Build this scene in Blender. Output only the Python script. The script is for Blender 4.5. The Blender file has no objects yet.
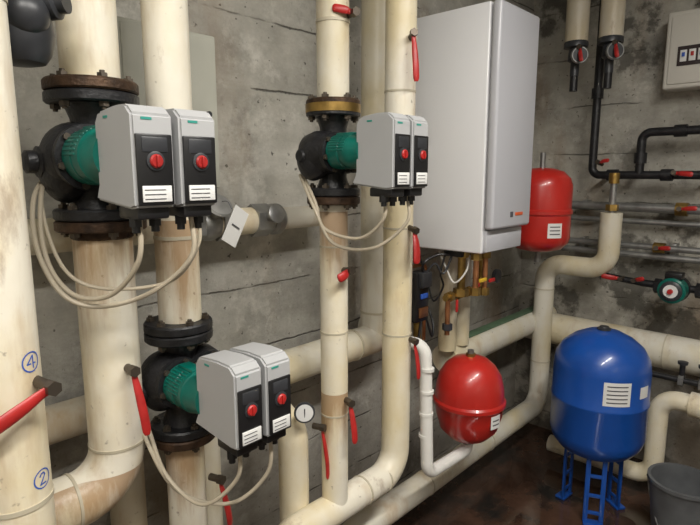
import bpy, bmesh, math, random
from mathutils import Vector, Matrix, Quaternion
random.seed(4)
V=Vector
scn=bpy.context.scene

# ------------------------------------------------------------------ materials
def mat(name,col,rough=.5,metal=0,spec=.5,noise=0,nscale=20,bump=0,bscale=60,emit=None,coat=0):
    m=bpy.data.materials.new(name); m.use_nodes=True
    nt=m.node_tree; b=nt.nodes['Principled BSDF']
    b.inputs['Base Color'].default_value=(*col,1)
    b.inputs['Roughness'].default_value=rough
    b.inputs['Metallic'].default_value=metal
    b.inputs['Specular IOR Level'].default_value=spec
    b.inputs['Coat Weight'].default_value=coat
    tc=nt.nodes.new('ShaderNodeTexCoord')
    if noise:
        n=nt.nodes.new('ShaderNodeTexNoise'); n.inputs['Scale'].default_value=nscale; n.inputs['Detail'].default_value=6
        nt.links.new(tc.outputs['Object'],n.inputs['Vector'])
        r=nt.nodes.new('ShaderNodeValToRGB')
        r.color_ramp.elements[0].position=.3; r.color_ramp.elements[1].position=.7
        r.color_ramp.elements[0].color=tuple(max(0,c*(1-noise)) for c in col)+(1,)
        r.color_ramp.elements[1].color=tuple(min(1,c*(1+noise*.5)) for c in col)+(1,)
        nt.links.new(n.outputs['Fac'],r.inputs['Fac']); nt.links.new(r.outputs['Color'],b.inputs['Base Color'])
    if bump:
        n=nt.nodes.new('ShaderNodeTexNoise'); n.inputs['Scale'].default_value=bscale; n.inputs['Detail'].default_value=4
        nt.links.new(tc.outputs['Object'],n.inputs['Vector'])
        bp=nt.nodes.new('ShaderNodeBump'); bp.inputs['Strength'].default_value=bump; bp.inputs['Distance'].default_value=.003
        nt.links.new(n.outputs['Fac'],bp.inputs['Height']); nt.links.new(bp.outputs['Normal'],b.inputs['Normal'])
    if emit:
        b.inputs['Emission Color'].default_value=(*col,1); b.inputs['Emission Strength'].default_value=emit
    return m

def mixc(nt,a,b,fac,mode='MIX'):
    n=nt.nodes.new('ShaderNodeMix'); n.data_type='RGBA'; n.blend_type=mode
    for sock,val in ((n.inputs[6],a),(n.inputs[7],b)):
        if isinstance(val,bpy.types.NodeSocket): nt.links.new(val,sock)
        else: sock.default_value=(*val,1)
    if isinstance(fac,(int,float)): n.inputs[0].default_value=fac
    else: nt.links.new(fac,n.inputs[0])
    return n.outputs[2]
def mth(nt,op,a,b=None,c=None,clamp=False):
    n=nt.nodes.new('ShaderNodeMath'); n.operation=op; n.use_clamp=clamp
    for i,v in enumerate((a,b,c)):
        if v is None: continue
        if isinstance(v,(int,float)): n.inputs[i].default_value=v
        else: nt.links.new(v,n.inputs[i])
    return n.outputs[0]
def noise(nt,scale,detail=6,vec=None,stretch=None,rough=.55,off=(0,0,0)):
    tc=nt.nodes.new('ShaderNodeTexCoord')
    mp=nt.nodes.new('ShaderNodeMapping'); nt.links.new(tc.outputs['Object'],mp.inputs['Vector'])
    if stretch: mp.inputs['Scale'].default_value=stretch
    mp.inputs['Location'].default_value=off
    n=nt.nodes.new('ShaderNodeTexNoise'); n.inputs['Scale'].default_value=scale; n.inputs['Detail'].default_value=detail
    n.inputs['Roughness'].default_value=rough
    nt.links.new(mp.outputs['Vector'],n.inputs['Vector']); return n.outputs['Fac']
def ramp(nt,fac,p0,p1,c0=(0,0,0),c1=(1,1,1)):
    r=nt.nodes.new('ShaderNodeValToRGB'); r.color_ramp.elements[0].position=p0; r.color_ramp.elements[1].position=p1
    r.color_ramp.elements[0].color=(*c0,1); r.color_ramp.elements[1].color=(*c1,1)
    nt.links.new(fac,r.inputs['Fac']); return r.outputs['Color']

def cream_mat(name,col,stain=.5,rough=.42,drips=()):
    m=bpy.data.materials.new(name); m.use_nodes=True; nt=m.node_tree; b=nt.nodes['Principled BSDF']
    c=mixc(nt,col,tuple(x*y for x,y in zip(col,(.90,.82,.62))),ramp(nt,noise(nt,5,6,stretch=(1,1,.6)),.42,.66))
    dr=ramp(nt,noise(nt,8,8,stretch=(1,1,.22),off=(3,1,2),rough=.62),.54,.72)
    c=mixc(nt,c,(.42,.27,.12),mth(nt,'MULTIPLY',dr,stain))
    dr=ramp(nt,noise(nt,6,8,stretch=(1,1,.35),off=(8,4,2),rough=.7),.61,.70)
    c=mixc(nt,c,(.20,.11,.05),mth(nt,'MULTIPLY',dr,stain*.8))
    sp=ramp(nt,noise(nt,55,4,off=(1,7,2)),.67,.75)
    c=mixc(nt,c,(.16,.11,.07),mth(nt,'MULTIPLY',sp,.55))
    if drips:
        tc=nt.nodes.new('ShaderNodeTexCoord'); sep=nt.nodes.new('ShaderNodeSeparateXYZ'); nt.links.new(tc.outputs['Object'],sep.inputs[0])
        tot=None
        for zt,L in drips:
            f=mth(nt,'DIVIDE',mth(nt,'SUBTRACT',sep.outputs['Z'],zt-L),L,clamp=True)
            f=mth(nt,'MULTIPLY',f,mth(nt,'LESS_THAN',sep.outputs['Z'],zt))
            tot=f if tot is None else mth(nt,'MAXIMUM',tot,f)
        ns=noise(nt,16,7,stretch=(1,1,.14),off=(2,9,4),rough=.65)
        k=mth(nt,'ADD',mth(nt,'MULTIPLY',tot,.55),mth(nt,'MULTIPLY',mth(nt,'SUBTRACT',ns,.5),1.5))
        k=mth(nt,'MULTIPLY',ramp(nt,k,.18,.50),ramp(nt,tot,.0,.15))
        c=mixc(nt,c,(.36,.20,.08),mth(nt,'MULTIPLY',k,.75))
    nt.links.new(c,b.inputs['Base Color']); b.inputs['Roughness'].default_value=rough
    bp=nt.nodes.new('ShaderNodeBump'); bp.inputs['Strength'].default_value=.4; bp.inputs['Distance'].default_value=.008
    nt.links.new(noise(nt,12,3),bp.inputs['Height']); nt.links.new(bp.outputs['Normal'],b.inputs['Normal'])
    return m

def concrete(name,col,axis='x',dark=.8,patch=0.0,board=.24):
    m=bpy.data.materials.new(name); m.use_nodes=True; nt=m.node_tree; b=nt.nodes['Principled BSDF']
    tc=nt.nodes.new('ShaderNodeTexCoord'); sep=nt.nodes.new('ShaderNodeSeparateXYZ'); nt.links.new(tc.outputs['Object'],sep.inputs[0])
    zz=mth(nt,'MULTIPLY_ADD',noise(nt,4,9,rough=.68),.035,sep.outputs['Z'])
    sc=mth(nt,'DIVIDE',zz,board)
    idx=mth(nt,'FLOOR',mth(nt,'ADD',sc,.5))
    wn=nt.nodes.new('ShaderNodeTexWhiteNoise'); wn.noise_dimensions='1D'; nt.links.new(idx,wn.inputs['W'])
    c=mixc(nt,tuple(x*.66 for x in col),tuple(x*1.2 for x in col),ramp(nt,noise(nt,2.0,12,rough=.74),.36,.64))
    tone=ramp(nt,wn.outputs['Value'],0,1,(.92,.92,.91),(1.07,1.07,1.07))
    c=mixc(nt,c,tone,1.0,'MULTIPLY')
    st=(.6,1,1.8) if axis=='x' else (1,.6,1.8)
    gr=noise(nt,4,10,stretch=st,rough=.74,off=(1,1,5))
    c=mixc(nt,c,ramp(nt,gr,.3,.7,(.78,.77,.74),(1.13,1.13,1.13)),1.0,'MULTIPLY')
    c=mixc(nt,c,tuple(x*.45 for x in col),mth(nt,'MULTIPLY',ramp(nt,noise(nt,3.0,11,rough=.75,off=(2,5,3)),.56,.66),.7))
    c=mixc(nt,c,tuple(min(1,x*1.5) for x in col),mth(nt,'MULTIPLY',ramp(nt,noise(nt,5,10,off=(9,5,3),rough=.72),.54,.67),.75))
    fr=mth(nt,'FRACT',sc)
    ab=mth(nt,'ABSOLUTE',mth(nt,'SUBTRACT',fr,.5))
    line2=ramp(nt,ab,.004,.018,(1,1,1),(0,0,0))
    mk=mth(nt,'MULTIPLY',line2,ramp(nt,noise(nt,3.5,7,off=(4,4,4)),.46,.55))
    c=mixc(nt,c,(.06,.058,.05),mth(nt,'MULTIPLY',mk,dark))
    c=mixc(nt,c,(.05,.047,.04),mth(nt,'MULTIPLY',ramp(nt,noise(nt,45,3,off=(1,2,3)),.66,.71),.8))
    c=mixc(nt,c,(.24,.15,.075),mth(nt,'MULTIPLY',ramp(nt,noise(nt,3,8,stretch=(1,1,.3),off=(6,2,8)),.53,.70),.55))
    # darkens to brown towards the floor
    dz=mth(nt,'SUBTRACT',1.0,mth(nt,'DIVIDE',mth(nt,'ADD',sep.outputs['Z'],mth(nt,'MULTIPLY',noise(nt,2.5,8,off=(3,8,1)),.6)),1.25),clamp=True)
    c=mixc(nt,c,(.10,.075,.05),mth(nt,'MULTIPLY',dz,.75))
    if patch:
        pf=ramp(nt,noise(nt,1.9,10,rough=.66,off=(5,2,6.3)),.54,.58)
        c=mixc(nt,c,(.06,.055,.045),mth(nt,'MULTIPLY',pf,patch))
    nt.links.new(c,b.inputs['Base Color']); b.inputs['Roughness'].default_value=.85; b.inputs['Specular IOR Level'].default_value=.3
    h=mth(nt,'SUBTRACT',noise(nt,16,10,rough=.74),mk)
    bp=nt.nodes.new('ShaderNodeBump'); bp.inputs['Strength'].default_value=.7; bp.inputs['Distance'].default_value=.012
    nt.links.new(h,bp.inputs['Height']); nt.links.new(bp.outputs['Normal'],b.inputs['Normal'])
    return m

CREAM=cream_mat('cream_insulation',(.79,.745,.63),.65)
CREAM2=cream_mat('cream_insulation_grey',(.68,.65,.56),.6)
CREAMP=cream_mat('cream_insulation_rust_dripped',(.79,.745,.63),.7,drips=((1.40,.28),(.87,.22)))
CREAMD=cream_mat('cream_insulation_dirty',(.56,.51,.41),.9)
SEAM=mat('seam_tape',(.50,.45,.34),.5)
IRON=mat('black_cast_iron',(.018,.018,.02),.42,.2,noise=.5,nscale=40,bump=.5,bscale=120)
RUST=mat('rusty_flange',(.075,.042,.024),.55,.5,noise=.75,nscale=35,bump=.6,bscale=150)
BRASS=mat('tarnished_brass',(.42,.27,.08),.38,.85,noise=.5)
STEEL=mat('dull_galvanised_steel',(.34,.34,.33),.42,.75,noise=.3)
BOLT=mat('bolt_steel',(.12,.10,.08),.45,.8)
GREEN=mat('petrol_green_motor',(.0,.125,.095),.35,noise=.2)
GREY=mat('grey_module_housing',(.42,.425,.43),.45,noise=.06,nscale=4)
BLACK=mat('black_plastic',(.010,.010,.011),.35)
DARK=mat('dark_grey_paint',(.035,.037,.042),.38,noise=.3)
RED=mat('red_vinyl',(.45,.022,.02),.4,noise=.25,nscale=30)
REDV=mat('red_vessel_enamel',(.47,.02,.014),.32,noise=.15,nscale=6,coat=.3)
BLUE=mat('blue_vessel_enamel',(.008,.075,.36),.32,noise=.15,nscale=6,coat=.3)
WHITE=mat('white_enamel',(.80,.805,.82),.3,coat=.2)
WHITE_SHADED=mat('white_enamel_shaded_front',(.50,.505,.54),.3)  # same white casing, with the shade on the boiler front put into the colour
LABEL=mat('paper_label',(.72,.72,.70),.6)
INK=mat('label_ink',(.08,.08,.09),.6)
TEAL=mat('teal_print',(.03,.27,.22),.5)
BLUEINK=mat('blue_marker',(.03,.10,.45),.5)
CABLE=mat('beige_cable',(.48,.42,.32),.45)
WHOSE=mat('white_foam_lagging',(.74,.73,.69),.7,bump=.6,bscale=40)
PGREEN=mat('dull_green_lagging',(.10,.17,.10),.5,noise=.3,nscale=10)
PANEL=mat('off_white_panel',(.62,.60,.54),.45)
BEIGEBOX=mat('beige_cabinet',(.42,.42,.36),.55,noise=.15,nscale=5)
ORANGE=mat('orange_badge',(.70,.12,.03),.4)
COPPER=mat('copper_tube',(.55,.25,.12),.35,.9,noise=.3)
YELLOW=mat('yellow_handle',(.65,.42,.03),.4)
BUCKET=mat('grey_plastic',(.11,.115,.12),.45,noise=.3,nscale=12)
GLASSY=mat('smoked_window',(.05,.04,.04),.15)
LAMPW=mat('lamp_diffuser',(.9,.9,.85),.5,emit=3)

# ------------------------------------------------------------------ mesh builder
def fillet(pts,b,n=8):
    pts=[V(p) for p in pts]
    if len(pts)<3 or b<=0: return pts
    out=[pts[0]]
    for i in range(1,len(pts)-1):
        p0,p1,p2=pts[i-1],pts[i],pts[i+1]
        d1=(p0-p1); d2=(p2-p1); l1,l2=d1.length,d2.length; d1.normalize(); d2.normalize()
        ang=d1.angle(d2)
        if ang>math.pi-.02: out.append(p1); continue
        t=b/math.tan(ang/2); t=min(t,l1*.49 if i>1 else l1*.98,l2*.49 if i<len(pts)-2 else l2*.98)
        bb=t*math.tan(ang/2)
        c=p1+(d1+d2).normalized()*(bb/math.sin(ang/2))
        a=p1+d1*t-c; e=p1+d2*t-c; tot=a.angle(e); ax=a.cross(e).normalized()
        for k in range(n+1): out.append(c+Quaternion(ax,tot*k/n)@a)
    out.append(pts[-1]); return out
def catmull(pts,n=8):
    pts=[V(p) for p in pts]; P=[pts[0]*2-pts[1]]+pts+[pts[-1]*2-pts[-2]]; out=[]
    for i in range(1,len(P)-2):
        a,b,c,d=P[i-1],P[i],P[i+1],P[i+2]
        for k in range(n):
            t=k/n; out.append(.5*((2*b)+(c-a)*t+(2*a-5*b+4*c-d)*t*t+(3*b-a-3*c+d)*t**3))
    out.append(pts[-1]); return out

class B:
    def __init__(s): s.v=[]; s.f=[]; s.m=[]; s.mats=[]
    def mi(s,m):
        if m not in s.mats: s.mats.append(m)
        return s.mats.index(m)
    def add(s,vs,fs,m):
        o=len(s.v); s.v+= [tuple(v) for v in vs]; k=s.mi(m)
        for f in fs: s.f.append(tuple(i+o for i in f)); s.m.append(k)
    def sweep(s,path,r,m,seg=20,flat=1.0,up=None,caps=True):
        path=[V(p) for p in path]; n=len(path)
        rs=r if isinstance(r,(list,tuple)) else [r]*n
        tang=[]
        for i in range(n):
            a=path[max(i-1,0)]; b=path[min(i+1,n-1)]; tang.append((b-a).normalized())
        t0=tang[0]; nrm=V(up) if up else (V((0,0,1)) if abs(t0.z)<.9 else V((1,0,0)))
        nrm=(nrm-t0*nrm.dot(t0)).normalized(); vs=[]; fs=[]
        for i in range(n):
            if i>0: 
                q=tang[i-1].rotation_difference(tang[i]); nrm=q@nrm; nrm=(nrm-tang[i]*nrm.dot(tang[i])).normalized()
            bi=tang[i].cross(nrm)
            for k in range(seg):
                a=2*math.pi*k/seg; vs.append(path[i]+(nrm*math.cos(a)*flat+bi*math.sin(a))*rs[i])
        for i in range(n-1):
            for k in range(seg):
                k2=(k+1)%seg; fs.append((i*seg+k,i*seg+k2,(i+1)*seg+k2,(i+1)*seg+k))
        if caps: fs.append(tuple(range(seg))[::-1]); fs.append(tuple((n-1)*seg+k for k in range(seg)))
        s.add(vs,fs,m)
    def tube(s,pts,r,m,bend=.1,seg=28): s.sweep(fillet(pts,bend),r,m,seg)
    def cable(s,pts,r,m): s.sweep(catmull(pts),r,m,10)
    def cyl(s,a,b,r,m,r2=None,seg=28):
        s.sweep([a,b],[r,r if r2 is None else r2],m,seg)
    def lathe(s,o,axis,prof,m,seg=36):
        o=V(o); ax=V(axis).normalized(); n=V((0,0,1)) if abs(ax.z)<.9 else V((1,0,0)); n=(n-ax*n.dot(ax)).normalized(); bi=ax.cross(n)
        vs=[];fs=[]
        for (h,r) in prof:
            for k in range(seg):
                a=2*math.pi*k/seg; vs.append(o+ax*h+(n*math.cos(a)+bi*math.sin(a))*max(r,1e-4))
        for i in range(len(prof)-1):
            for k in range(seg):
                k2=(k+1)%seg; fs.append((i*seg+k,i*seg+k2,(i+1)*seg+k2,(i+1)*seg+k))
        fs.append(tuple(range(seg))[::-1]); fs.append(tuple((len(prof)-1)*seg+k for k in range(seg)))
        s.add(vs,fs,m)
    def box(s,c,size,m,bev=.003,rot=None,seg=2):
        bm=bmesh.new(); bmesh.ops.create_cube(bm,size=1)
        for v in bm.verts: v.co=V((v.co.x*size[0],v.co.y*size[1],v.co.z*size[2]))
        if bev: bmesh.ops.bevel(bm,geom=bm.edges[:],offset=min(bev,min(size)*.45),segments=seg,affect='EDGES',profile=.5)
        M=(rot.to_matrix() if rot else Matrix.Identity(3))
        bm.verts.index_update()
        s.add([M@v.co+V(c) for v in bm.verts],[tuple(v.index for v in f.verts) for f in bm.faces],m); bm.free()
    def sphere(s,c,r,m,sc=(1,1,1)):
        n=14; prof=[(-r*math.cos(math.pi*i/n),r*math.sin(math.pi*i/n)) for i in range(n+1)]
        o=len(s.v); s.lathe((0,0,0),(0,0,1),prof,m,24)
        for i in range(o,len(s.v)): v=s.v[i]; s.v[i]=(v[0]*sc[0]+c[0],v[1]*sc[1]+c[1],v[2]*sc[2]+c[2])
    def hexnut(s,a,b,r,m): s.sweep([a,b],r,m,6)
    def done(s,name,sharp=35):
        me=bpy.data.meshes.new(name); me.from_pydata(s.v,[],s.f); 
        for m in s.mats: me.materials.append(m)
        for i,p in enumerate(me.polygons): p.material_index=s.m[i]; p.use_smooth=True
        bm=bmesh.new(); bm.from_mesh(me); bmesh.ops.recalc_face_normals(bm,faces=bm.faces[:])
        for e in bm.edges:
            if len(e.link_faces)==2 and e.calc_face_angle(0)>math.radians(sharp): e.smooth=False
        bm.to_mesh(me); bm.free()
        ob=bpy.data.objects.new(name,me); scn.collection.objects.link(ob); return ob

X,Y,Z=V((1,0,0)),V((0,1,0)),V((0,0,1))
WALL_Y=1.42; WALL_X=3.02; CEIL=2.75; NEAR=-1.3; RIGHT=-1.9
CE=CEIL-.002; WX=WALL_X-.003; WY=WALL_Y-.003; NR=NEAR+.003; RT=RIGHT+.003; F0=.001

# ------------------------------------------------------------------ room
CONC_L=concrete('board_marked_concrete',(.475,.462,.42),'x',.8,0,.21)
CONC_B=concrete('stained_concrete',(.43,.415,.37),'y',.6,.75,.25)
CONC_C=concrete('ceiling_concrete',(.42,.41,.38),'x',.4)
def room(name,c,size,m):
    b=B(); b.box(c,size,m,0); return b.done(name)
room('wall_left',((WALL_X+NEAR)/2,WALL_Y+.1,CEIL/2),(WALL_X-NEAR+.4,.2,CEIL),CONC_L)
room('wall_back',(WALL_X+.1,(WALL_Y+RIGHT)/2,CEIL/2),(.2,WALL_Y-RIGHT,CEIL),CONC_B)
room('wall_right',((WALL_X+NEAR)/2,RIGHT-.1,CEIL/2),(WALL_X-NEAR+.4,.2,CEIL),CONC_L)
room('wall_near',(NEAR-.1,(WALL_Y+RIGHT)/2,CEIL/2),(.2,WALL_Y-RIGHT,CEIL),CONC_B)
room('ceiling',((WALL_X+NEAR)/2,(WALL_Y+RIGHT)/2,CEIL+.1),(WALL_X-NEAR+.4,WALL_Y-RIGHT+.4,.2),CONC_C)
m=bpy.data.materials.new('wet_red_brown_floor'); m.use_nodes=True; nt=m.node_tree; b=nt.nodes['Principled BSDF']
c=mixc(nt,(.035,.019,.013),(.105,.056,.037),ramp(nt,noise(nt,3,8,rough=.65),.35,.68))
c=mixc(nt,c,(.022,.019,.017),ramp(nt,noise(nt,6,8,off=(3,3,3)),.50,.64))
nt.links.new(c,b.inputs['Base Color'])
nt.links.new(ramp(nt,noise(nt,2.5,5,off=(7,1,1)),.54,.68,(.03,.03,.03),(.34,.34,.34)),b.inputs['Roughness'])
b.inputs['Specular IOR Level'].default_value=.75
bp=nt.nodes.new('ShaderNodeBump'); bp.inputs['Strength'].default_value=.06; bp.inputs['Distance'].default_value=.01
nt.links.new(noise(nt,8,5),bp.inputs['Height']); nt.links.new(bp.outputs['Normal'],b.inputs['Normal'])
room('floor',((WALL_X+NEAR)/2,(WALL_Y+RIGHT)/2,-.1),(WALL_X-NEAR+.4,WALL_Y-RIGHT+.4,.2),m)

# ------------------------------------------------------------------ insulated pipes
def pipe(pts,r,m=CREAM,bend=None,bands=()):
    b=B(); b.tube(pts,r,m,bend if bend else r*1.9,32)
    for (p,d) in bands:
        p=V(p); d=V(d).normalized(); b.cyl(p-d*.004,p+d*.004,r+.0018,SEAM,seg=32)
    return b

P0=(.221,.95); r0=.052
b=pipe([(P0[0],P0[1],F0),(P0[0],P0[1],CE)],r0,CREAM,bands=[((P0[0],P0[1],.98),Z),((P0[0],P0[1],1.75),Z)])
def cylstroke(b,cx,cy,r,a0,zc,pts,w,m):
    rr=r+.0006
    for (p,q) in zip(pts[:-1],pts[1:]):
        d=V((q[0]-p[0],q[1]-p[1])); 
        if d.length<1e-6: continue
        d.normalize(); n=V((-d.y,d.x))*w/2; e=d*w*.3
        cs=[V(p)-e+n,V(p)-e-n,V(q)+e-n,V(q)+e+n]
        b.add([(cx+rr*math.cos(a0+k.x/r),cy+rr*math.sin(a0+k.x/r),zc+k.y) for k in cs],[(0,1,2,3)],m)
aface=math.atan2(-.78,-.35)+.98
for zc,dig in ((1.215,1),(1.02,2)):
    R=.0155
    cylstroke(b,*P0,r0,aface,zc,[(R*math.cos(t*math.pi/10),R*math.sin(t*math.pi/10)) for t in range(21)],.0022,BLUEINK)
    if dig==1: cylstroke(b,*P0,r0,aface,zc,[(.003,-.010),(.003,.010),(-.008,-.003),(.008,-.003)],.0023,BLUEINK)
    else: cylstroke(b,*P0,r0,aface,zc,[(-.005,.005),(-.002,.009),(.003,.009),(.005,.005),(-.005,-.009),(.006,-.009)],.0025,BLUEINK)
b.done('insulated_heating_pipe')

PUMPS=[(.467,1.14,1.535,.125),(.628,1.14,1.015,.125),(1.08,1.07,1.56,.118)]
FL=.022
def flange_gap(p): return p[3]+FL+.002
# pipe 1
x,y,z,h=PUMPS[0]; g=flange_gap(PUMPS[0]); rp=.055
b=pipe([(x,y,CE),(x,y,z+g)],rp,CREAMP,bands=[((x,y,1.93),Z)]); 
b.tube([(x,y,z-g),(x,y,.82),(NR,y,.82)],rp+.003,CREAMP,.10,32)
b.cyl((x,y,.918),(x,y,.924),rp+.005,SEAM); b.cyl((.36,y,.82),(.366,y,.82),rp+.005,SEAM)
b.lathe((x,y,z-g),-Z,[(0,rp-.004),(.0,rp+.006),(.012,rp+.006),(.016,rp+.002)],RUST)
b.done('insulated_heating_pipe')
# pipe 2
x,y,z,h=PUMPS[1]; g=flange_gap(PUMPS[1]); rp=.046
b=pipe([(x+.006,y,CE),(x+.006,y,z+g)],rp+.003,CREAMP,bands=[((x+.006,y,1.36),Z),((x+.006,y,2.0),Z)])
b.cyl((x,y,z-g),(x,y,F0),rp,CREAMP)
b.done('insulated_heating_pipe')
# pipe 3 + low header
x,y,z,h=PUMPS[2]; g=flange_gap(PUMPS[2]); rp=.040
b=pipe([(x,y,CE),(x,y,z+g)],rp+.004,CREAM2,bands=[((x,y,1.9),Z)])
b.cyl((x,y,z-g),(x,y,.50),rp,CREAMP)
for zz in (1.30,1.05,.80): b.cyl((x,y,zz),(x,y,zz+.005),rp+.0015,SEAM)
HX=1.375; HR=.045
b.tube([(.84,y,F0),(.84,y,.49),(HX,y,.49),(HX,y,CE)],HR+.003,CREAM,.09,32)
for xx in (1.2,1.3): b.cyl((xx,y,.49),(xx+.006,y,.49),.050,SEAM)
for zz in (1.33,.98,1.75): b.cyl((HX,y,zz),(HX,y,zz+.006),HR+.0045,SEAM)
b.done('insulated_heating_pipe')
# pipe A behind + mid height header
b=pipe([(1.49,1.26,CE),(1.49,1.26,.90)],.056,CREAM2)
b.tube([(1.60,1.40,.90),(1.60,1.26,.90),(.74,1.26,.90),(.74,1.26,F0)],.054,CREAM2,.08,32)
b.cyl((1.36,1.26,.90),(1.368,1.26,.90),.057,SEAM); b.cyl((1.49,1.26,1.0),(1.49,1.26,1.008),.058,SEAM)
b.done('insulated_heating_pipe')
b=pipe([(.985,1.15,F0),(.985,1.15,.75),(.985,1.24,.80),(.985,1.26,.86)],.045,CREAM,.06); b.done('insulated_heating_pipe')
b=pipe([(.0,1.32,1.365),(1.0,1.32,1.365)],.04,CREAM2)
b.cyl((1.0,1.32,1.365),(1.3,1.32,1.365),.035,CREAM2)
b.done('insulated_heating_pipe')
b=pipe([(-.3,1.33,.92),(.56,1.33,.92),(.56,1.33,F0)],.045,CREAMD,.08); b.done('insulated_heating_pipe')
# long floor pipe with riser to back wall
b=pipe([(1.2,1.17,F0),(1.2,1.17,.25),(2.78,1.17,.25),(2.78,1.17,1.04),(2.78,.86,1.04),(2.78,.86,1.32)],.050,CREAM2,.09)
for xx in (1.7,2.2): b.cyl((xx,1.17,.25),(xx+.006,1.17,.25),.052,SEAM)
for zz in (.5,.9): b.cyl((2.78,1.17,zz),(2.78,1.17,zz+.006),.052,SEAM)
b.cyl((2.78,.86,1.32),(2.78,.86,1.48),.016,STEEL); b.hexnut((2.78,.86,1.33),(2.78,.86,1.36),.03,BRASS); b.cyl((2.78,.86,1.46),(2.78,.86,1.51),.024,BRASS,seg=16)
b.done('insulated_heating_pipe')
b=pipe([(1.95,1.25,.70),(WX,1.25,.70)],.065,CREAM2,)
b.box((2.45,1.25,.767),(.95,.05,.006),PGREEN,.002)
b.done('insulated_heating_pipe')
b=pipe([(2.90,1.3,.66),(2.90,RT,.62)],.085,CREAM2)
for yy in (1.0,.6,.2): b.cyl((2.9,yy,.65),(2.9,yy-.006,.65),.087,SEAM)
b.done('insulated_heating_pipe')
b=pipe([(2.68,1.05,.10),(2.68,.56,.10),(2.68,.56,.50),(2.68,.30,.50)],.042,CREAM,.08)
b.cyl((2.68,.44,.50),(2.68,.2,.50),.055,CREAM); b.done('insulated_heating_pipe')
for (px,py) in ((2.72,1.06),(2.74,.91)):
    b=B(); b.cyl((px,py,CE),(px,py,2.12),.052,CREAMD)
    b.lathe((px,py,2.13),-Z,[(0,.05),(.01,.055),(.03,.055),(.035,.03),(.07,.034),(.09,.034),(.10,.02),(.16,.02)],DARK)
    b.cyl((px,py,1.97),(px,py,1.9),.018,IRON)
    ax=V((-.75,-.6,0)).normalized(); o=V((px,py,2.055))
    b.cyl(o,o+ax*.06,.012,STEEL,seg=12); b.lathe(o+ax*.05,ax,[(0,.02),(0,.038),(.014,.040),(.018,.036)],STEEL,28); b.lathe(o+ax*.0685,ax,[(0,.033),(.0005,.033)],DARK,28)
    b.done('insulated_drop_pipe')

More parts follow.
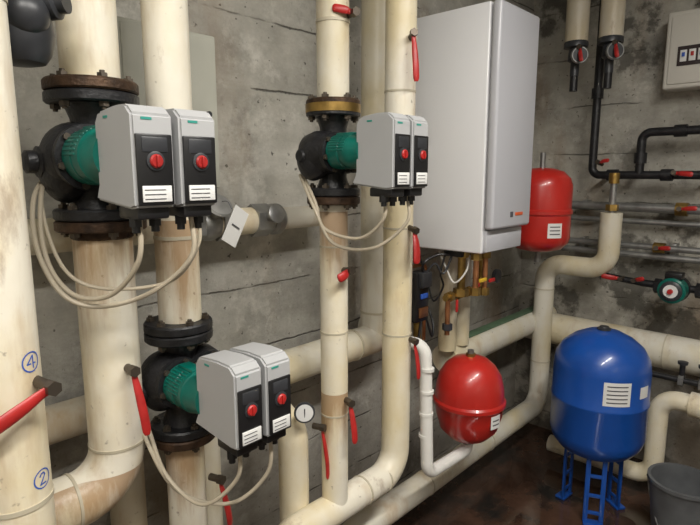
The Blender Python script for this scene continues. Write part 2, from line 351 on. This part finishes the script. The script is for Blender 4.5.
# ------------------------------------------------------------------ pumps
def flange(b,c,R,m,m2):
    c=V(c)
    b.lathe(c-Z*FL,Z,[(0,R*.55),(0,R-.003),(.003,R),(FL-.004,R),(FL-.001,R-.003),(FL-.001,R*.5)],m,36)
    b.lathe(c+Z*.001,Z,[(0,R*.5),(0,R-.003),(.003,R),(FL-.004,R),(FL,R-.003),(FL,R*.5)],m2,36)
    for k in range(6):
        a=2*math.pi*(k+.4)/6; p=c+V((math.cos(a),math.sin(a),0))*R*.8
        b.cyl(p-Z*(FL+.014),p+Z*(FL+.014),.005,BOLT,seg=10)
        for s in (-1,1): b.hexnut(p+Z*s*FL,p+Z*s*(FL+.009),.010,BOLT)
def pump(p,R,top=RUST,brass=False,bz=0.0,dx=0.0,W=.070,D=.135,H=.162,gap=.082,yb=-.175,vs=1.0):
    x,y,z,h=p; b=B(); o=V((x,y,z))
    flange(b,o+Z*h,R,IRON,top)
    flange(b,o-Z*h,R,RUST,IRON)
    if brass: b.lathe(o+Z*(h-.012),Z,[(0,R*.4),(0,R*1.02),(.022,R*1.02),(.024,R*.6),(.024,R*.4)],BRASS)
    b.lathe(o-Z*(h-FL),Z,[(0,R*.62),(.03,R*.5),(2*(h-FL)-.03,R*.5),(2*(h-FL),R*.62)],IRON)
    for k,dxm in enumerate((-gap/2,gap/2)):
        c=o+X*(dxm+dx)+Z*bz*.4
        b.lathe(c+Y*.05,-Y,[(0,.02*vs),(.002,.045*vs),(.015,.062*vs),(.045,.070*vs),(.075,.066*vs),(.092,.056*vs),(.10,.05*vs)],IRON)
        b.sphere(c+V((-.02,.015,-.02))*vs,.06*vs,IRON,(.8,1,1.15))
        b.lathe(c-Y*.045,-Y,[(0,.05*vs),(0,.063*vs),(.014,.063*vs),(.014,.05*vs)],IRON)
        for q in range(6):
            a=2*math.pi*q/6+.3; pp=c+V((math.cos(a)*.055*vs,-.058,math.sin(a)*.055*vs)); b.hexnut(pp,pp-Y*.008,.007,BOLT)
        b.lathe(c-Y*.059,-Y,[(h2,r2*vs) for h2,r2 in [(0,.047),(.003,.052),(.04,.052),(.043,.049),(.047,.052),(.075,.052),(.08,.048),(-yb-.05,.045)]],GREEN)
        b.box(c+V((0,-.10,.050*vs)),(.03,.06,.012),GREEN,.003)
        for q in range(8):
            a=math.pi*.62+q*.16; b.box(c+V((math.cos(a)*.0515*vs,-.095,math.sin(a)*.0515*vs)),(.004,.055,.004),GREEN,.001)
        bc=o+X*(dxm+dx)+Z*bz
        w=W/2
        pr=[(yb+.014,-H/2+.008),(yb,-H/2+.035),(yb,H/2-.022),(yb-.014,H/2-.006),(yb-D*.55,H/2),(yb-D+.018,H/2-.001),(yb-D,H/2-.016),(yb-D,-H/2+.0),(yb-D+.02,-H/2-.004)]
        bm=bmesh.new(); v1=[bm.verts.new(bc+V((-w,a,q))) for a,q in pr]; v2=[bm.verts.new(bc+V((w,a,q))) for a,q in pr]
        n=len(pr); bm.faces.new(v1); bm.faces.new(v2[::-1])
        for i in range(n): bm.faces.new((v1[i],v2[i],v2[(i+1)%n],v1[(i+1)%n]))
        bmesh.ops.recalc_face_normals(bm,faces=bm.faces[:])
        bmesh.ops.bevel(bm,geom=bm.edges[:],offset=.004,segments=2,affect='EDGES')
        bm.verts.index_update(); b.add([v.co.copy() for v in bm.verts],[tuple(v.index for v in f.verts) for f in bm.faces],GREY); bm.free()
        yf=yb-D
        b.box(bc+V((0,yf-.001,-.135*H)),(W-.008,.006,.70*H),BLACK,.004)
        b.box(bc+V((0,yf-.0035,.11*H)),(W-.026,.004,.15*H),DARK,.002)
        b.box(bc+V((0,yf-.0050,-.37*H)),(W-.020,.003,.16*H),LABEL,.001)
        for q in range(3): b.box(bc+V((-.004,yf-.0068,(-.33-q*.045)*H)),(W-.034,.001,.0014),INK,0)
        b.lathe(bc+V((0,yf-.003,-.05*H)),-Y,[(0,.0155),(.003,.0155),(.004,.0125)],DARK,24)
        b.lathe(bc+V((0,yf-.003,-.05*H)),-Y,[(0,.0115),(.006,.011),(.008,.009)],RED,24)
        b.box(bc+V((0,yf-.0125,-.05*H)),(.004,.004,.018),RED,.001)
        b.box(bc+V((-.010,yf-.0004,.36*H)),(.018,.001,.004),TEAL,0)
        b.box(bc+V((-w-.0004,yb-.045,.40*H)),(.001,.016,.004),TEAL,0)
        b.box(bc+V((0,yb-D+.045,-H/2-.010)),(W*.8,.07,.022),BLACK,.004)
        for gx in (-.018,.016):
            g0=bc+V((gx,yb-D+.04,-H/2-.018)); b.hexnut(g0,g0-Z*.016,.011,BLACK); b.cyl(g0,g0-Z*.026,.007,BLACK,seg=12)
    b.lathe(o+V((-.085*vs,.02,-.01)),-X,[(0,.03*vs),(.02,.03*vs),(.024,.022*vs),(.04*vs,.022*vs),(.045*vs,.014)],IRON,20)
    return b
b=pump(PUMPS[0],.088,bz=-.005,dx=.004)
x,y,z,h=PUMPS[0]
b.cable([(x-.047,.87,z-.10),(x-.05,.88,z-.18),(x-.07,.95,z-.245),(x-.10,1.03,z-.255),(x-.125,1.07,z-.21),(x-.125,1.11,z-.14),(x-.10,1.16,z-.06),(x-.06,1.22,z-.03)],.0045,CABLE)
b.cable([(x+.047,.87,z-.10),(x+.045,.87,z-.18),(x-.0,.94,z-.25),(x-.07,1.0,z-.275),(x-.12,1.04,z-.25),(x-.14,1.09,z-.17),(x-.12,1.15,z-.08),(x-.06,1.22,z-.02)],.0045,CABLE)
b.cable([(x+.06,.87,z-.10),(x+.06,.87,z-.16),(x+.03,.92,z-.23),(x-.05,1.0,z-.245),(x-.10,1.05,z-.22),(x-.115,1.10,z-.15),(x-.10,1.17,z-.06),(x-.06,1.23,z-.0)],.0035,CABLE)
b.done('twin_circulator_pump')
b=pump(PUMPS[1],.078,IRON,bz=.040,dx=.006,W=.065,H=.168,D=.14,gap=.075,vs=.92)
x,y,z,h=PUMPS[1]
b.cable([(x-.03,.865,z-.06),(x-.03,.88,z-.14),(x-.07,.95,z-.21),(x-.10,1.04,z-.17),(x-.11,1.09,z-.08),(x-.09,1.19,z+.0)],.0045,CABLE)
b.cable([(x+.05,.865,z-.06),(x+.05,.88,z-.16),(x+.0,.95,z-.24),(x-.08,1.03,z-.21),(x-.12,1.08,z-.10),(x-.10,1.19,z+.0)],.0045,CABLE)
b.done('twin_circulator_pump')
b=pump(PUMPS[2],.074,RUST,True,dx=-.010,W=.064,H=.176,D=.120,gap=.074,yb=-.155,bz=-.003,vs=.84)
x,y,z,h=PUMPS[2]
b.cable([(x-.05,.84,z-.11),(x-.05,.85,z-.17),(x-.06,.92,z-.22),(x-.085,1.02,z-.20),(x-.09,1.05,z-.13),(x-.06,1.13,z-.06)],.0045,CABLE)
b.cable([(x+.035,.84,z-.11),(x+.035,.84,z-.18),(x+.0,.92,z-.25),(x-.07,1.0,z-.24),(x-.10,1.04,z-.15),(x-.07,1.13,z-.06)],.0045,CABLE)
b.done('twin_circulator_pump')

# ------------------------------------------------------------------ lever valves
def lever(stem0,stem1,end,w=.011,m=RED):
    b=B(); s0,s1,e=V(stem0),V(stem1),V(end)
    b.cyl(s0,s1,.009,BOLT,seg=14); d=(s1-s0).normalized()
    b.hexnut(s1-d*.006,s1+d*.009,.012,BOLT)
    L=(e-s1); n=L.normalized()
    pts=[s1,s1+n*.018,s1+L*.35+d*.006,s1+L*.7+d*.012,e+d*.012]
    path=catmull(pts,5); k=len(path)
    rs=[w*.7+(w*.35)*min(1,max(0,(i/k-.2)*2.5)) for i in range(k)]; rs[-1]*=.6; rs[-2]*=.95
    b.sweep(path,rs,m,14,flat=.5,up=d)
    return b.done('red_lever_valve')
lever((.255,.915,1.18),(.262,.865,1.18),(.150,.885,1.125),.011)
lever((.475,1.09,1.10),(.475,1.055,1.10),(.488,1.05,.96),.009)
x,y,_,_=PUMPS[2]
lever((x,y-.03,1.235),(x-.005,y-.07,1.24),(x-.05,y-.055,1.22),.012)
lever((x+.02,y-.03,1.915),(x+.01,y-.07,1.915),(x-.03,y-.02,1.925),.010)
lever((HX,y-.03,1.90),(HX-.03,y-.07,1.91),(HX-.025,y-.075,1.77),.009)
lever((HX,y-.03,1.34),(HX-.01,y-.075,1.33),(HX-.02,y-.08,1.23),.013)
lever((1.02,1.10,.77),(1.03,1.07,.77),(1.035,1.07,.61),.009)
lever((x+.01,y-.03,.85),(x+.0,y-.065,.85),(x+.005,y-.07,.73),.009)
lever((HX+.01,y-.03,.97),(HX+.01,y-.068,.965),(HX+.015,y-.07,.84),.009)
lever((.67,1.10,.76),(.68,1.07,.76),(.685,1.06,.64),.009)

# ------------------------------------------------------------------ dark valve body top-left
b=B(); o=V((.315,1.04,1.745))
b.lathe(o-Z*.065,Z,[(0,.02),(.004,.036),(.018,.046),(.05,.053),(.085,.050),(.11,.042),(.13,.046),(.15,.046),(.155,.033),(CE-o.z+.065,.033)],DARK)
b.sphere(o+V((.0,-.03,.01)),.038,DARK)
b.lathe(o+V((.03,-.02,.035)),V((.7,-.7,.1)),[(0,.028),(.026,.028),(.030,.020),(.042,.020)],DARK,18)
b.box(o+V((-.01,-.045,.05)),(.06,.03,.05),DARK,.01)
b.done('cast_iron_air_separator')

# ------------------------------------------------------------------ wall cabinet behind pipe 2
b=B(); b.box((.73,1.358,1.665),(.27,.12,.40),BEIGEBOX,.006); b.box((.73,1.296,1.665),(.25,.008,.38),BEIGEBOX,.004)
b.cyl((.83,1.295,1.66),(.83,1.285,1.66),.008,DARK); b.done('wall_junction_cabinet')

b=B(); o=V((.83,1.32,1.365))
b.hexnut(o-X*.055,o-X*.03,.052,STEEL); b.hexnut(o+X*.03,o+X*.055,.052,STEEL); b.sphere(o,.048,STEEL)
b.cyl(o,o+V((0,-.06,.05)),.016,STEEL); b.lathe(o+V((0,-.06,.05)),V((0,-.75,.65)),[(0,.008),(0,.035),(.006,.04),(.012,.035),(.014,.01)],STEEL)
o=V((1.02,1.32,1.365))
b.hexnut(o-X*.04,o+X*.02,.050,STEEL); b.lathe(o+X*.03,X,[(0,.04),(.01,.048),(.03,.048),(.04,.04)],STEEL)
b.cyl(o-X*.005,o+V((-.005,-.07,.02)),.012,STEEL,seg=12); b.lathe(o+V((-.005,-.07,.02)),V((0,-.9,.3)),[(0,.01),(0,.026),(.010,.028),(.014,.02)],STEEL,18)
b.done('steel_gate_valve')
b=B(); b.box((.84,1.20,1.365),(.064,.0015,.10),LABEL,0,Quaternion(Y,.5)@Quaternion(Z,.3)); b.box((.84,1.198,1.365),(.035,.0015,.004),INK,0,Quaternion(Y,.5)@Quaternion(Z,.3))
b.cable([(.83,1.20,1.412),(.832,1.22,1.43),(.835,1.25,1.43)],.0012,INK)
b.done('hanging_paper_tag')
# thermometer dial
b=B(); o=V((.972,1.085,.835)); ax=V((-.6,-.8,.12)).normalized()
b.cyl(o+ax*-.06,o,.008,BRASS,seg=12); b.lathe(o,ax,[(0,.015),(.0,.028),(.012,.030),(.015,.028)],DARK); b.lathe(o+ax*.0152,ax,[(0,.0245),(.0005,.0245)],LABEL); b.box(o+ax*.0165,(.003,.001,.026),INK,0)
b.done('dial_thermometer')

# ------------------------------------------------------------------ boiler
b=B(); bx0,bx1=1.75,2.05; by0,by1=.955,1.365; bz0,bz1=1.215,2.085
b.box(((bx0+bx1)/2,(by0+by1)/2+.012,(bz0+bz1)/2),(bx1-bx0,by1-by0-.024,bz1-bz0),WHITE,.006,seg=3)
b.box(((bx0+bx1)/2,by0,(bz0+.09+bz1)/2),(bx1-bx0+.004,.035,bz1-bz0-.09),WHITE_SHADED,.012,seg=4)
b.box(((bx0+bx1)/2,by0+.02,bz0+.045),(bx1-bx0-.02,.02,.08),WHITE_SHADED,.004)
b.box((1.95,by0-.0185,1.355),(.06,.003,.012),ORANGE,.001)
b.box((1.89,by0-.0185,1.355),(.02,.003,.02),INK,.001)
b.box(((bx0+bx1)/2,1.390,1.7),(.25,.05,.5),STEEL,.005)
for (px,py,rr,mm,zb) in ((1.79,1.02,.011,COPPER,1.06),(1.82,1.10,.016,BRASS,1.04),(1.97,1.1,.014,BRASS,1.06),(1.86,1.02,.010,COPPER,1.05)):
    b.cyl((px,py,bz0+.01),(px,py,zb),rr,mm,seg=16); b.hexnut((px,py,bz0-.03),(px,py,bz0-.005),rr*1.9,BRASS); b.hexnut((px,py,zb-.01),(px,py,zb+.02),rr*1.9,BRASS)
b.box((1.80,.995,1.11),(.05,.008,.014),YELLOW,.002); b.box((1.87,.995,1.10),(.04,.008,.014),RED,.002)
b.box((1.83,1.12,bz0-.012),(.1,.08,.03),BLACK,.004)
b.cable([(1.78,1.15,1.20),(1.765,1.16,1.12),(1.80,1.17,1.06),(1.78,1.2,1.0),(1.80,1.25,1.08),(1.80,1.30,1.2)],.004,BLACK)
b.cable([(1.84,1.08,1.20),(1.79,1.06,1.14),(1.77,1.10,1.09),(1.80,1.16,1.14),(1.81,1.2,1.2)],.0035,WHOSE)
# brass manifold + branch fittings below the casing
b.cyl((1.74,1.12,1.03),(1.99,1.12,1.03),.013,BRASS,seg=16)
for px in (1.76,1.82,1.90,1.97): b.hexnut((px,1.12,1.03),(px+.02,1.12,1.03),.022,BRASS)
b.cyl((1.76,1.12,1.03),(1.76,1.12,.88),.010,COPPER,seg=14); b.hexnut((1.76,1.12,.90),(1.76,1.12,.925),.02,DARK)
b.box((1.77,1.085,1.00),(.012,.008,.05),RED,.003); b.box((1.93,1.085,1.05),(.012,.008,.05),RED,.003)
b.lathe((1.96,1.03,1.10),-Y,[(0,.02),(.0,.028),(.015,.028),(.018,.02)],BLACK,20)
b.done('wall_hung_boiler')
b=B()
b.tube([(1.92,1.22,1.17),(1.92,1.22,.76)],.038,CREAM2); b.tube([(2.03,1.22,1.19),(2.03,1.22,.76)],.036,CREAM2)
b.cyl((1.92,1.22,1.17),(1.92,1.22,1.213),.02,STEEL)
b.done('boiler_connection_pipe')
b=B()
b.box((1.70,1.22,1.03),(.085,.05,.20),BLACK,.008); b.box((1.70,1.19,1.10),(.06,.03,.06),DARK,.004); b.cyl((1.70,1.22,.93),(1.70,1.22,.84),.016,BRASS)
b.box((1.70,1.192,.97),(.055,.008,.04),COPPER,.002); b.box((1.70,1.190,1.035),(.045,.006,.02),BLUEINK,.002)
b.cable([(1.70,1.2,1.12),(1.68,1.18,1.17),(1.74,1.16,1.195),(1.78,1.13,1.195)],.005,BLACK)
b.cable([(1.72,1.2,1.12),(1.74,1.17,1.16),(1.77,1.15,1.12),(1.80,1.13,1.195)],.0045,DARK)
b.cable([(1.70,1.2,.94),(1.66,1.2,.83),(1.63,1.24,.95),(1.62,1.36,1.1)],.005,BLACK)
b.cable([(1.73,1.2,.94),(1.76,1.19,.86),(1.80,1.22,.92),(1.80,1.3,1.05),(1.80,1.39,1.1)],.005,BLACK)
b.tube([(1.66,1.38,1.13),(1.66,1.30,1.13),(1.86,1.30,1.13),(1.86,1.30,.80)],.008,COPPER,.02,10)
b.cyl((1.60,1.36,1.15),(1.60,1.36,.99),.012,BRASS,seg=14); b.hexnut((1.60,1.36,1.06),(1.60,1.36,1.09),.022,BRASS)
b.box((1.70,1.33,1.00),(.03,.17,.03),STEEL,.003)
b.done('boiler_control_unit')

# ------------------------------------------------------------------ vessels
def label(b,c,R,a0,da,z0,z1,m,off=.001,seg=8):
    vs=[];fs=[]
    for i in range(seg+1):
        a=a0-da/2+da*i/seg
        for zz in (z0,z1): vs.append((c[0]+(R+off)*math.cos(a),c[1]+(R+off)*math.sin(a),zz))
    for i in range(seg): fs.append((2*i,2*i+2,2*i+3,2*i+1))
    b.add(vs,fs,m)
toC=math.atan2(-.73,-1.0)
b=B(); c=(2.42,1.06); R=.135
prof=[(1.15,.0),(1.152,.05),(1.165,.10),(1.195,.13),(1.215,R),(1.32,R),(1.328,R+.006),(1.342,R+.006),(1.35,R),(1.45,R),(1.485,.125),(1.515,.095),(1.53,.05),(1.534,.0)]
b.lathe((c[0],c[1],0),Z,prof,REDV,48)
label(b,c,R,toC+.30,.50,1.225,1.29,LABEL)
for k in range(3): label(b,c,R,toC+.30,.36,1.24+k*.016,1.245+k*.016,INK,.0016)
b.cyl((c[0],c[1],1.53),(c[0],c[1],1.60),.012,STEEL,seg=14); b.box((c[0],1.30,1.40),(.04,.22,.03),STEEL,.003); b.cyl((c[0],c[1],1.16),(c[0],c[1],1.10),.014,STEEL,seg=14)
b.done('red_expansion_vessel')
b=B(); c=(1.74,1.0); R=.130
prof=[(.495,.0),(.497,.035),(.51,.075),(.545,.108),(.60,.124),(.640,R),(.648,R+.007),(.660,R+.007),(.668,R),(.71,.127),(.755,.116),(.79,.094),(.815,.065),(.825,.03),(.827,0)]
b.lathe((c[0],c[1],0),Z,prof,REDV,48)
label(b,c,.126,toC+.75,.38,.585,.635,LABEL,.004)
for k in range(2): label(b,c,.126,toC+.75,.26,.598+k*.016,.603+k*.016,INK,.0048)
b.cyl((c[0],c[1],.82),(c[0],c[1],.85),.012,STEEL,seg=14); b.hexnut((c[0],c[1],.822),(c[0],c[1],.838),.018,BRASS)
b.cyl((c[0],c[1],.50),(c[0],c[1],.475),.014,STEEL,seg=14)
b.done('red_expansion_vessel')
b=B(); 
b.tube([(1.43,1.12,.93),(1.47,1.02,.93),(1.47,1.0,.46),(1.74,1.0,.448),(1.74,1.0,.476)],.022,WHOSE,.045,18)
for zz in (.6,.68,.76,.84): b.cyl((1.47,1.01,zz),(1.47,1.01,zz+.01),.0245,WHOSE)
b.done('white_foam_lagged_hose')

# blue vessel on legs
b=B(); c=(2.395,.735); R=.195
prof=[(.275,.0),(.277,.06),(.29,.115),(.315,.158),(.35,.184),(.39,R),(.535,R),(.54,R+.003),(.55,R+.003),(.555,R),(.68,R),(.73,.188),(.775,.162),(.81,.12),(.835,.07),(.842,.03),(.842,0)]
b.lathe((c[0],c[1],0),Z,prof,BLUE,56)
b.lathe((c[0],c[1],.838),Z,[(0,.028),(.012,.028),(.014,.02),(.02,.018)],DARK,20)
label(b,c,R,toC+.02,.55,.575,.675,LABEL); 
for k in range(5): label(b,c,R,toC+.02,.42,.588+k*.017,.593+k*.017,INK,.0018)
label(b,c,R,toC+.68,.28,.60,.65,LABEL); 
for k in range(3):
    a=toC-.22+k*2*math.pi/3; d=V((math.cos(a),math.sin(a),0)); t=V((-d.y,d.x,0))
    q=Quaternion(Z,a); p=V((c[0],c[1],0))+d*.115
    for s in (-1,1): b.box(p+Z*.16+t*s*.032,(.010,.020,.31),BLUE,.003,q)
    for zz in (.30,.22,.13,.05): b.box(p+Z*zz,(.009,.07,.016),BLUE,.003,q)
    b.box(p+Z*.007+d*.012,(.045,.082,.012),BLUE,.003,q)
b.done('blue_pressure_vessel')

# ------------------------------------------------------------------ back wall pipework
b=B()
b.tube([(2.88,1.0,CE),(2.88,1.0,1.50),(2.88,-.9,1.50)],.020,IRON,.04,18)
b.tube([(2.88,.78,1.50),(2.88,.78,1.70),(2.88,-.5,1.70)],.020,IRON,.04,18)
for p,d in (((2.88,1.0,1.9),Z),((2.88,.78,1.58),Z),((2.88,.9,1.5),Y),((2.88,.62,1.70),Y),((2.88,.66,1.5),Y)):
    p=V(p); b.cyl(p-d*.025,p+d*.025,.028,IRON,seg=18)
for yy in (.95,.5,0): b.box((2.952,yy,1.5),(.12,.02,.02),STEEL,.002)
b.done('black_steel_pipe')
b=B()
for zz,rr,xx in ((1.345,.022,2.93),(1.275,.013,2.95),(1.155,.016,2.93),(1.11,.016,2.93)):
    b.cyl((xx,1.4,zz),(xx,RT,zz-.02),rr,STEEL,seg=16)
for yy in (1.05,.62,.2): b.box((2.98,yy,1.345),(.07,.025,.05),STEEL,.002); b.box((2.98,yy,1.137),(.07,.025,.07),STEEL,.002)
b.cyl((2.93,.62,1.34),(2.93,.57,1.34),.032,BRASS,seg=18); b.cyl((2.93,.70,1.15),(2.93,.65,1.15),.026,BRASS,seg=18)
b.done('galvanised_steel_pipe')
lever((2.78,.92,1.55),(2.75,.93,1.56),(2.74,.87,1.565),.009)
lever((2.87,.62,1.50),(2.82,.62,1.51),(2.81,.54,1.50),.011)
lever((2.91,.595,1.34),(2.87,.595,1.345),(2.86,.52,1.35),.010)
lever((2.91,.675,1.15),(2.87,.675,1.155),(2.86,.61,1.16),.010)
lever((2.72,1.02,2.09),(2.66,1.02,2.09),(2.655,1.00,2.02),.009)
lever((2.74,.87,2.09),(2.68,.87,2.09),(2.675,.85,2.02),.009)

b=B(); o=V((2.82,.57,.98))
b.tube([(2.88,.98,1.0),(2.84,.9,1.0),(2.84,.72,.985)],.016,IRON,.03,14)
b.cyl((2.84,.72,.985),(2.84,.2,.98),.018,IRON,seg=16)
for yy in (.66,.49): b.hexnut((2.84,yy,.98),(2.84,yy-.03,.98),.035,IRON)
b.lathe(o+X*.05,-X,[(0,.03),(.01,.058),(.05,.062),(.06,.055)],IRON)
b.lathe(o-X*.01,-X,[(0,.05),(.004,.058),(.06,.058),(.066,.05)],GREEN)
b.lathe(o-X*.076,-X,[(0,.046),(.006,.046),(.010,.040)],DARK); b.lathe(o-X*.086,-X,[(0,.030),(.002,.030)],LABEL)
b.lathe(o-X*.089,-X,[(0,.012),(.012,.011)],RED,18)
b.box(o+V((-.03,-.0,.066)),(.06,.07,.03),BLACK,.004)
b.cyl((2.84,.57,.98),(WX,.57,.98),.015,IRON,seg=12)
b.done('small_circulator_pump')
lever((2.84,.80,1.0),(2.79,.80,1.0),(2.775,.88,1.01),.012)
lever((2.84,.74,1.0),(2.79,.74,1.0),(2.775,.69,1.02),.010)
b=B()
b.cyl((2.72,.75,.585),(2.72,.1,.585),.014,IRON,seg=14)
for yy in (.5,.42,.34): b.hexnut((2.72,yy,.585),(2.72,yy-.02,.585),.03,STEEL); b.cyl((2.72,yy-.01,.585),(2.72,yy-.01,.66),.012,IRON,seg=12); b.lathe((2.72,yy-.01,.66),Z,[(0,.02),(.012,.022),(.014,.01)],DARK,16)
b.done('pipe_manifold')

# electrical panel
b=B(); b.box((2.957,.50,2.06),(.12,.44,.34),PANEL,.012,seg=3); b.box((2.896,.50,2.06),(.012,.40,.30),PANEL,.006)
b.box((2.889,.50,2.03),(.006,.33,.085),GLASSY,.002)
for k in range(9):
    b.box((2.886,.64-k*.035,2.03),(.006,.026,.05),LABEL,.001); b.box((2.882,.64-k*.035,2.035),(.006,.012,.018),(RED if k%2 else BLUEINK),.001)
b.box((2.889,.50,2.13),(.003,.10,.018),INK,0)
b.tube([(2.97,.6,2.22),(2.97,.6,CE)],.012,PANEL,.03,12)
b.done('electrical_distribution_panel')

# grey bucket
b=B(); b.lathe((2.33,.375,0),Z,[(0.001,.085),(.005,.09),(.30,.12),(.305,.128),(.318,.128),(.318,.116),(.012,.083),(.012,0)],BUCKET,40)
b.cable([(2.33,.505,.29),(2.29,.47,.19),(2.20,.40,.13),(2.21,.30,.15),(2.33,.247,.29)],.003,STEEL)
b.done('grey_plastic_bucket')

# ------------------------------------------------------------------ lights
def lamp(name,loc,size,power,col=(1,.96,.90),rot=(0,0,0)):
    b=B(); b.box((0,0,.03),(size[0]+.06,size[1]+.06,.055),PANEL,.01); b.box((0,0,-.002),(size[0],size[1],.008),LAMPW,.002)
    o=b.done(name); o.location=loc; o.rotation_euler=rot
    l=bpy.data.lights.new(name+'_tube','AREA'); l.shape='RECTANGLE'; l.size=size[0]; l.size_y=size[1]; l.energy=power; l.color=col
    lo=bpy.data.objects.new('tube',l); lo.location=(0,0,-.012); scn.collection.objects.link(lo)
    lo.parent=o
lamp('unseen_ceiling_lamp',(.95,-.35,CEIL-.06),(1.2,.16),45)
lamp('unseen_ceiling_lamp',(-.4,-.3,CEIL-.06),(1.2,.16),47)  # second lamp, added above the camera to light the scene from the front
lamp('added_fill_lamp',(-.1,RIGHT+.06,1.8),(.5,.4),37,rot=(math.radians(-90),0,0))  # fill light added out of view behind the camera, flattens the lighting
w=bpy.data.worlds.new('World'); scn.world=w; w.use_nodes=True; w.node_tree.nodes['Background'].inputs[0].default_value=(.5,.55,.6,1); w.node_tree.nodes['Background'].inputs[1].default_value=.3

# ------------------------------------------------------------------ camera
cd=bpy.data.cameras.new('camera'); cd.sensor_width=36; cd.lens=36*540/700; cd.clip_start=.02
co=bpy.data.objects.new('camera',cd); co.location=(0,0,1.5); co.rotation_euler=(math.radians(80.8),0,math.radians(-47)); scn.collection.objects.link(co); scn.camera=co
scn.view_settings.view_transform='Standard'
